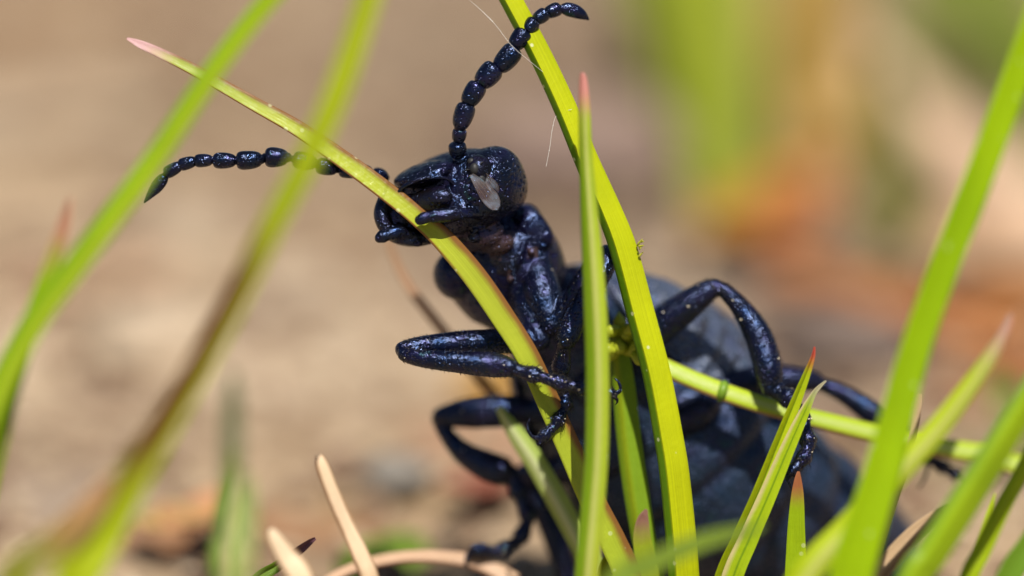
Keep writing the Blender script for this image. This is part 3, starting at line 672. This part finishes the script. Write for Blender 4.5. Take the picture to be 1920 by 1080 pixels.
# flap of the prothorax by the neck
badd(ell(P(990, 440, 1.9), vv(-.25, .9, 0) * .8, vv(.9, .25, -.1) * .5, vv(.1, .1, 1) * .5, 24, 16, 2.6), 'thorax')
badd(ell(P(1003, 432, 1.6), vv(.55, -.8, 0) * .55, vv(.8, .55, 0) * .36, f_ * .28, 24, 16, 3), 'thorax')
badd(ell(P(982, 508, 1.55), vv(.4, -.9, 0) * .42, vv(.9, .4, 0) * .26, f_ * .3, 24, 16, 2.5), 'thorax')
badd(ell(P(945, 482, 1.4), vv(.4, -.9, 0) * .5, vv(.9, .4, 0) * .34, f_ * .3, 24, 16, 2.5), 'mouth')
badd(ptube([(986, 448, 1.35, .05), (978, 470, 1.2, .075), (972, 492, 1.25, .06)], seg=12), 'thorax')
badd(ell(P(997, 472, 1.25), r_ * .1, u_ * .1, f_ * .1, 12, 8), 'soft')
badd(ell(P(957, 523, 1.15), r_ * .09, u_ * .09, f_ * .09, 12, 8), 'soft')
badd(ell(P(860, 515, 2.1), r_ * .62, u_ * .62, f_ * .6, 24, 16), 'thorax')
# legs: (px,py,d,r)
LEGS = []
def leg(segs, claws=None, spread=(10, 14)):
    for q in segs:
        badd(ptube(q, seg=20, n=max(8, 7 * len(q))), 'leg'); LEGS.append(q)
    if claws:
        for q in claws: badd(ptube(q, seg=8, n=14), 'mouth')
def tarsus(pts, r0=.16, flare=1.25):
    """tarsomeres between consecutive points, each flaring towards its end"""
    out = []
    for i in range(len(pts) - 1):
        a, b = pts[i], pts[i + 1]; ln = lambda t: tuple(a[k] + (b[k] - a[k]) * t for k in range(3)); rr = r0 * (1 - .06 * i)
        out.append([ln(.0) + (rr * .78,), ln(.4) + (rr * .95,), ln(.8) + (rr * flare,), ln(1.0) + (rr * .9,)])
    return out
# front leg folded under the chin
leg([[(985, 545, 1.7, .42), (1000, 600, 1.3, .40), (1012, 640, 1.0, .26)],
     [(1015, 640, 1.05, .2), (960, 640, .9, .29), (870, 644, .55, .31), (790, 650, .25, .25), (754, 656, .15, .2)],
     [(757, 664, -.0, .17), (790, 672, -.18, .21), (860, 679, -.3, .26), (925, 684, -.38, .30), (955, 689, -.42, .23)]]
    + tarsus([(955, 690, -.42), (1012, 706, -.5), (1062, 722, -.55), (1098, 728, -.5), (1128, 733, -.4), (1150, 740, -.3)], .165),
    [[(1150, 738, -.3, .06), (1163, 733, -.3, .05), (1160, 716, -.3, .04), (1149, 708, -.3, .02)], [(1150, 742, -.3, .06), (1158, 752, -.2, .04), (1152, 760, -.15, .02)]])
# the other front leg, knee behind the upright blade
leg([[(1005, 495, 1.7, .36), (1018, 555, 1.3, .46), (1034, 612, 1.0, .3)],
     [(1036, 612, 1.0, .22), (1075, 560, .9, .29), (1115, 505, .75, .30), (1140, 476, .6, .25)],
     [(1146, 480, .5, .22), (1125, 520, .3, .24), (1090, 575, .1, .27), (1066, 628, -.05, .27), (1060, 642, -.08, .2)]]
    + tarsus([(1060, 638, -.08), (1050, 700, .3), (1062, 735, .35), (1058, 765, .2), (1042, 796, .0), (1016, 822, -.1)], .18, 1.3),
    [[(1016, 822, -.1, .07), (998, 818, -.15, .05), (989, 800, -.15, .045), (994, 784, -.12, .025)], [(1016, 824, -.1, .06), (1010, 834, -.2, .04), (1004, 826, -.3, .02)]])
# middle leg over the wing case
leg([[(1110, 730, 2.6, .5), (1150, 690, 2.3, .42), (1175, 670, 2.1, .3)],
     [(1175, 668, 2.1, .26), (1225, 622, 1.9, .42), (1275, 583, 1.75, .40), (1322, 549, 1.6, .29), (1342, 538, 1.55, .2)],
     [(1344, 540, 1.5, .16), (1362, 549, 1.5, .19), (1395, 585, 1.5, .26), (1424, 635, 1.4, .34), (1441, 695, 1.25, .34), (1446, 728, 1.2, .25)]]
    + tarsus([(1446, 728, 1.2), (1487, 752, .9), (1508, 795, .6), (1517, 835, .35), (1504, 866, .25), (1478, 888, .2)], .2, 1.25),
    [[(1479, 886, .2, .07), (1475, 895, .15, .05), (1481, 908, .12, .04), (1484, 922, .1, .015)], [(1478, 888, .2, .05), (1469, 886, .1, .035), (1466, 894, .05, .015)]])
# hind leg
leg([[(1250, 800, 2.9, .42), (1310, 772, 2.4, .38), (1335, 745, 2.6, .3)],
     [(1330, 737, 2.9, .24), (1390, 718, 3.0, .34), (1460, 712, 3.1, .36), (1515, 714, 3.2, .27), (1534, 718, 3.2, .2)],
     [(1536, 720, 3.2, .16), (1580, 738, 3.3, .22), (1640, 778, 3.3, .31), (1690, 825, 3.4, .29), (1700, 835, 3.4, .2)]]
    + tarsus([(1700, 835, 3.4), (1740, 858, 3.6), (1775, 880, 3.7), (1798, 893, 3.8)], .15),
    [[(1742, 862, 3.6, .05), (1735, 895, 3.6, .05), (1722, 915, 3.5, .03)], [(1798, 893, 3.8, .06), (1815, 905, 3.8, .04), (1810, 920, 3.8, .02)]])
# middle leg standing on the arched stem
leg([[(1060, 715, 3.0, .5), (1030, 760, 3.1, .4), (1000, 772, 3.2, .3)],
     [(1005, 770, 3.2, .28), (945, 770, 3.3, .40), (880, 774, 3.45, .38), (832, 780, 3.55, .25), (822, 783, 3.6, .18)],
     [(820, 784, 3.6, .16), (838, 815, 3.6, .2), (868, 848, 3.6, .28), (910, 872, 3.6, .37), (945, 883, 3.6, .34), (957, 886, 3.6, .22)]]
    + tarsus([(958, 880, 3.6), (976, 930, 3.6), (992, 972, 3.5), (975, 1012, 3.4), (935, 1035, 3.2), (888, 1030, 3.05)], .2, 1.25),
    [[(888, 1030, 3.05, .08), (877, 1040, 3.0, .06), (874, 1056, 2.98, .05), (880, 1070, 3.0, .03)], [(888, 1034, 3.1, .06), (882, 1050, 3.25, .04), (890, 1064, 3.3, .02)]])
# hind leg in the shade
leg([[(1130, 860, 3.3, .5), (1070, 880, 3.7, .38)], [(1075, 880, 3.7, .3), (1030, 885, 4.1, .35), (985, 890, 4.5, .3)],
     [(985, 895, 4.5, .26), (1015, 950, 4.6, .28), (1045, 1020, 4.7, .3), (1066, 1085, 4.8, .24)]]
    + tarsus([(1066, 1085, 4.8), (1078, 1130, 4.9), (1085, 1180, 5.0), (1060, 1230, 5.0)], .18))
def spurs(p, q, k=.3):
    a, b = P(*p), P(*q); T = (b - a).normalized()
    for sd in (1, -1):
        o = T.cross(f_).normalized() * (.12 * sd)
        badd(tube([tuple(a + o) + (.05,), tuple(a + o * 1.5 + T * (k * .5)) + (.035,), tuple(a + o * 1.7 + T * k) + (.008,)], n=8, seg=8), 'leg')
for p, q in (((948, 688, -.42), (1012, 706, -.5)), ((1062, 636, -.08), (1052, 700, .2)), ((1446, 724, 1.2), (1487, 752, .9)), ((1696, 832, 3.4), (1740, 858, 3.6)), ((955, 884, 3.6), (976, 930, 3.6))): spurs(p, q)
def build_body():
    me = bpy.data.meshes.new('tmp'); me.from_pydata([tuple(p) for p in body.v], [], body.f); me.update()
    o = bpy.data.objects.new('tmp', me); COL.objects.link(o)
    r = o.modifiers.new('r', 'REMESH'); r.mode = 'VOXEL'; r.voxel_size = 0.036; r.use_smooth_shade = True
    s = o.modifiers.new('s', 'SMOOTH'); s.iterations = 2; s.factor = 0.5
    dg = bpy.context.evaluated_depsgraph_get()
    m2 = bpy.data.meshes.new_from_object(o.evaluated_get(dg)); bpy.data.objects.remove(o); bpy.data.meshes.remove(me)
    kd = kdtree.KDTree(len(body.v))
    for i, p in enumerate(body.v): kd.insert(p, i)
    kd.balance()
    cols = []; co = []
    cache = {}
    for v in m2.vertices:
        p = v.co; key = (int(p.x * 8), int(p.y * 8), int(p.z * 8))
        q = cache.get(key)
        if q is None: q = body.reg[kd.find(p)[1]]; cache[key] = q
        cols += REG[RI[q]]
        if RI[q] in ('head', 'thorax'):
            hl = (p - HC).dot(L_H)
            if True:
                dd = noise.voronoi(p * (6.8 if RI[q] == 'head' else 5.2))[0][0]
                k_ = max(0.0, 1 - dd / 0.42); p = p - v.normal * (0.05 * k_ * k_ * (3 - 2 * k_) * (min(1, max(.35, hl + .3)) if RI[q] == 'head' else 1))
        co += list((p - BO) * S)
    m2.vertices.foreach_set('co', co)
    at = m2.attributes.new('tint', 'FLOAT_COLOR', 'POINT'); at.data.foreach_set('color', cols)
    m2.polygons.foreach_set('use_smooth', [True] * len(m2.polygons))
    m2.materials.clear(); m2.materials.append(M['body']); m2.name = 'body'; m2.update()
    b = bpy.data.objects.new('body', m2); COL.objects.link(b); b.parent = beetle
    print('body faces', len(m2.polygons))
build_body()
# wing cases
def elytron(side, i0, i1, lab):
    V = []; F = []; n1, n2 = 60, 34; m = n2 + 1
    for s in (0, 1):
        for i in range(n1 + 1):
            t = i / n1; fi = i0 + (i1 - i0) * t; p, T, L, N, a, b = frame(int(round(fi)))
            hi = 122 * max(0.02, math.sin(math.pi * (0.13 + 0.87 * t) ** 0.8)) ** 0.55 * (1 if t > .1 else .75 + 2.5 * t)
            lo = -8 + 40 * t * t
            for j in range(m):
                an = R(lo + (hi - lo) * j / n2) * side
                k = 1.06 + 0.05 * math.sin(math.pi * min(1, max(0, j / n2))) + 0.04 - (0.035 if s else 0)
                pt = p + L * (math.sin(an) * a * k) + N * (math.cos(an) * b * k)
                pt += (pt - p).normalized() * (0.05 * noise.noise(pt * 2.2) + 0.02 * noise.noise(pt * 7))
                V.append(pt)
    mm = (n1 + 1) * m
    for s in (0, 1):
        for i in range(n1):
            for j in range(n2):
                a = s * mm + i * m + j; q = [a, a + m, a + m + 1, a + 1]; F.append(q if (s == 0) == (side < 0) else q[::-1])
    for i in range(n1):
        for j in (0, n2): a = i * m + j; F.append([a, a + m, a + m + mm, a + mm])
    for j in range(n2):
        for i in (0, n1): a = i * m + j; F.append([a, a + 1, a + 1 + mm, a + mm])
    o = mesh_obj('elytron', V, F, M['elytron'], BO, beetle); return o
elytron(1, 50, 98, ''); elytron(-1, 50, 98, '')
# compound eyes
for sd in (1, -1):
    c = hv(1.02 * sd, .42, .42)
    o = mesh_obj('compound_eye', *ell(c, L_H * .33, U_H * .42, F_H * .36, 24, 16), M['eye'], BO, beetle)
# antennae
def antenna(beads, tipseg):
    core = [(a, b, d, .05) for a, b, d, r, l in beads] + [tipseg[0][:3] + (.05,)]
    an = mesh_obj('antenna', *ptube(core, seg=8, n=60), M['antenna'], BO, beetle)
    n = len(beads)
    for i, (a, b, d, r, l) in enumerate(beads):
        p = P(a, b, d); nx = P(*(beads[i + 1][:3] if i + 1 < n else tipseg[0][:3])); pv = P(*beads[max(i - 1, 0)][:3])
        T = (nx - pv).normalized(); r = r / PPM; l = l / PPM
        prof = [(-.53, .52), (-.44, .72), (-.28, .88), (-.08, .97), (.14, 1.0), (.32, .96), (.43, .82), (.48, .62), (.5, .42)]; l *= 1.1
        pts = [tuple(p + T * (l * t)) + (r * q,) for t, q in prof]
        mesh_obj('antenna_segment', *tube(pts, n=20, seg=24, cap=True, rough=.05, rseed=i), M['antenna'], BO, an)
    mesh_obj('antenna_segment', *ptube(tipseg, n=24, seg=22, ref=f_, ry=0.75), M['antenna'], BO, an)
antenna([(866, 300, .35, 16, 22), (858, 281, .2, 17, 27), (861, 254, .1, 14, 24), (869, 217, 0, 19, 44), (887, 176, 0, 20, 42), (915, 141, 0, 22, 43), (951, 109, .05, 21, 48), (974, 73, .1, 18, 36), (994, 49, .2, 15, 28), (1014, 31, .3, 14, 26), (1037, 20, .4, 13.5, 29)],
        [(1051, 17, .45, .09), (1062, 17, .5, .16), (1078, 21, .55, .165), (1092, 28, .6, .12), (1103, 36, .65, .03)])
antenna([(712, 330, .9, 15, 26), (684, 322, .6, 14, 24), (655, 320, .4, 15, 36), (612, 313, .25, 16, 36), (570, 302, .1, 17, 38), (517, 295, 0, 19, 38), (466, 300, 0, 18, 42), (420, 301, .05, 15.5, 38), (381, 301, .1, 13, 30), (351, 306, .15, 12.5, 30), (324, 318, .2, 12.5, 32)],
        [(312, 328, .25, .08), (304, 337, .28, .145), (293, 351, .3, .15), (281, 366, .32, .09), (271, 379, .35, .025)])
# bristles along the legs and antennae, pollen caught on them
def bristles():
    rnd = random.Random(2); mb = MB(); gr = MB()
    for q in LEGS:
        L = [tuple(P(a, b, c)) + (r,) for a, b, c, r in q]; s = crom(L, 40)
        ln = sum((Vector(s[i + 1][:3]) - Vector(s[i][:3])).length for i in range(39))
        for _ in range(int(ln * 150)):
            i = rnd.randrange(1, 38); p = Vector(s[i][:3]); T = (Vector(s[i + 1][:3]) - Vector(s[i - 1][:3])).normalized()
            d = Vector((rnd.gauss(0, 1), rnd.gauss(0, 1), rnd.gauss(0, 1))); d = (d - T * d.dot(T)).normalized()
            a = p + d * (s[i][3] * .95); lk = 1.5 if s[20][3] < .21 else 1.0; b = a + (d * rnd.uniform(.03, .08) + T * rnd.uniform(.03, .12)) * lk
            w = .010; x = d.cross(T) * w; y = T * w
            mb.add([a + x, a - x * .5 + y, a - x * .5 - y, b], [[0, 1, 3], [1, 2, 3], [2, 0, 3]])
            if rnd.random() < .02:
                pebble(gr, a + d * .01, rnd.uniform(.014, .034), rnd)
    mesh_obj('bristles', mb.v, mb.f, plain('bristle', (0.02, 0.016, 0.014), 0.4), BO, beetle)['kind'] = 'stuff'
    mesh_obj('pollen_grains', gr.v, gr.f, plain('pollen', (0.75, 0.66, 0.48), 0.6), BO, beetle)['kind'] = 'stuff'
bristles()

# ------------------------------------------------------------------ small fly riding on the head
fo = P(893, 322, -.12)
fly = empty('small_fly', fo); tag(fly, 'tiny dark fly with one clear wing sitting on the beetle head', 'fly')
mb = MB()
for q in (ell(P(890, 317, -.06), r_ * .12, u_ * .15, f_ * .12, 18, 12), ell(P(884, 303, .05), r_ * .1, u_ * .09, f_ * .09, 14, 10), ell(P(902, 338, -.02), r_ * .13, u_ * .22, f_ * .12, 16, 10)): mb.add(*q)
for a, b in (((880, 318), (866, 330)), ((897, 312), (912, 306)), ((884, 328), (872, 346)), ((896, 325), (914, 326))):
    mb.add(*ptube([(a[0], a[1], -.05, .02), ((a[0] + b[0]) / 2, (a[1] + b[1]) / 2 - 5, -.1, .015), (b[0], b[1], .25, .012)], n=8, seg=6))
mesh_obj('body', mb.v, mb.f, plain('fly_body', (0.018, 0.018, 0.02), 0.55, 3000), fo, fly)
def wing_mat():
    m = NT('fly_wing'); b = m.b
    b.inputs['Base Color'].default_value = (0.42, 0.33, 0.35, 1); b.inputs['Roughness'].default_value = 0.16
    b.inputs['Thin Film Thickness'].default_value = 320; b.inputs['Thin Film IOR'].default_value = 1.5
    b.inputs['Specular IOR Level'].default_value = 0.9
    uv = m.n('ShaderNodeSeparateXYZ'); m.l(m.coord('UV'), uv.inputs[0])
    nz = m.noise(2200, m.coord(), 3)
    m.l(m.ramp(nz, [(0.3, (0.50, 0.30, 0.26)), (0.5, (0.36, 0.33, 0.36)), (0.65, (0.30, 0.36, 0.50))]), b.inputs['Base Color'])
    m.l(m.math('ADD', m.math('MULTIPLY', m.step(nz, 0.35, 0.65), 0.22), 0.06), b.inputs['Alpha'])
    m.l(m.bump(m.noise(5000, m.coord(), 2), 0.00002, 0.5), b.inputs['Normal'])
    return m.m
WM = wing_mat(); VM = plain('wing_vein', (0.06, 0.04, 0.035), 0.5)
def wing(root, tip, wmm, dz):
    a, b = P(*root), P(*tip); T = (b - a); ln = T.length; T.normalize(); N = -f_; N = (N - T * N.dot(T)).normalized(); Sd = N.cross(T)
    V = []; F = []; n1, n2 = 18, 8
    for i in range(n1 + 1):
        t = i / n1; hw = wmm * .5 * max(.05, (.22 + .78 * min(1, t / .6) ** .8) * math.sqrt(max(0, 1 - max(0, (t - .6) / .4) ** 2.4)))
        for j in range(n2 + 1):
            q = -1 + 2 * j / n2; V.append(a + T * (ln * t) + Sd * (q * hw + .06 * math.sin(t * 2)) + N * (.05 * math.sin(3 * t) + .03 * q * q))
    for i in range(n1):
        for j in range(n2): k = i * (n2 + 1) + j; F.append([k, k + 1, k + n2 + 2, k + n2 + 1])
    o = mesh_obj('wing', V, F, WM, fo, fly); md = o.modifiers.new('s', 'SOLIDIFY'); md.thickness = 0.008 * S
    vb = MB()
    for jj in (0, 2, 4, 6, 8):
        vb.add(*tube([tuple(V[i * (n2 + 1) + jj]) + (.009,) for i in range(0, n1 - (0 if jj in (0, 8) else 2), 2)], n=22, seg=5))
    mesh_obj('vein', vb.v, vb.f, VM, fo, o)
wing((884, 328, -.2), (930, 396, -.25), .38, 0)
wing((903, 322, -.05), (928, 366, .05), .24, 0)

# ------------------------------------------------------------------ spider silk and dust
def silk(label, pts):
    v, q = ptube([(a, b, c, .0045) for a, b, c in pts], seg=6, n=60); mb = MB(); mb.add(v, q); rnd = random.Random(len(pts))
    s = crom([list(P(a, b, c)) for a, b, c in pts], 60)
    for i in range(6):
        p = Vector(rnd.choice(s[8:52])); pebble(mb, p, rnd.uniform(.012, .024), rnd)
    tag(mesh_obj('spider_silk', mb.v, mb.f, plain('silk', (0.8, 0.74, 0.7), 0.3, spec=0.8), P(*pts[-1])), label, 'silk thread')
silk('fine silk thread stretched across the near antenna to the creased blade', [(660, -160, -11.5), (800, -60, -3), (880, 0, -.6), (925, 42, -.45), (958, 84, -.4), (990, 112, -.3), (1022, 138, 0)])
silk('short loose silk thread hanging below the creased blade', [(1072, 205, 0), (1045, 215, .1), (1036, 240, .1), (1031, 275, .1), (1024, 312, .1)])
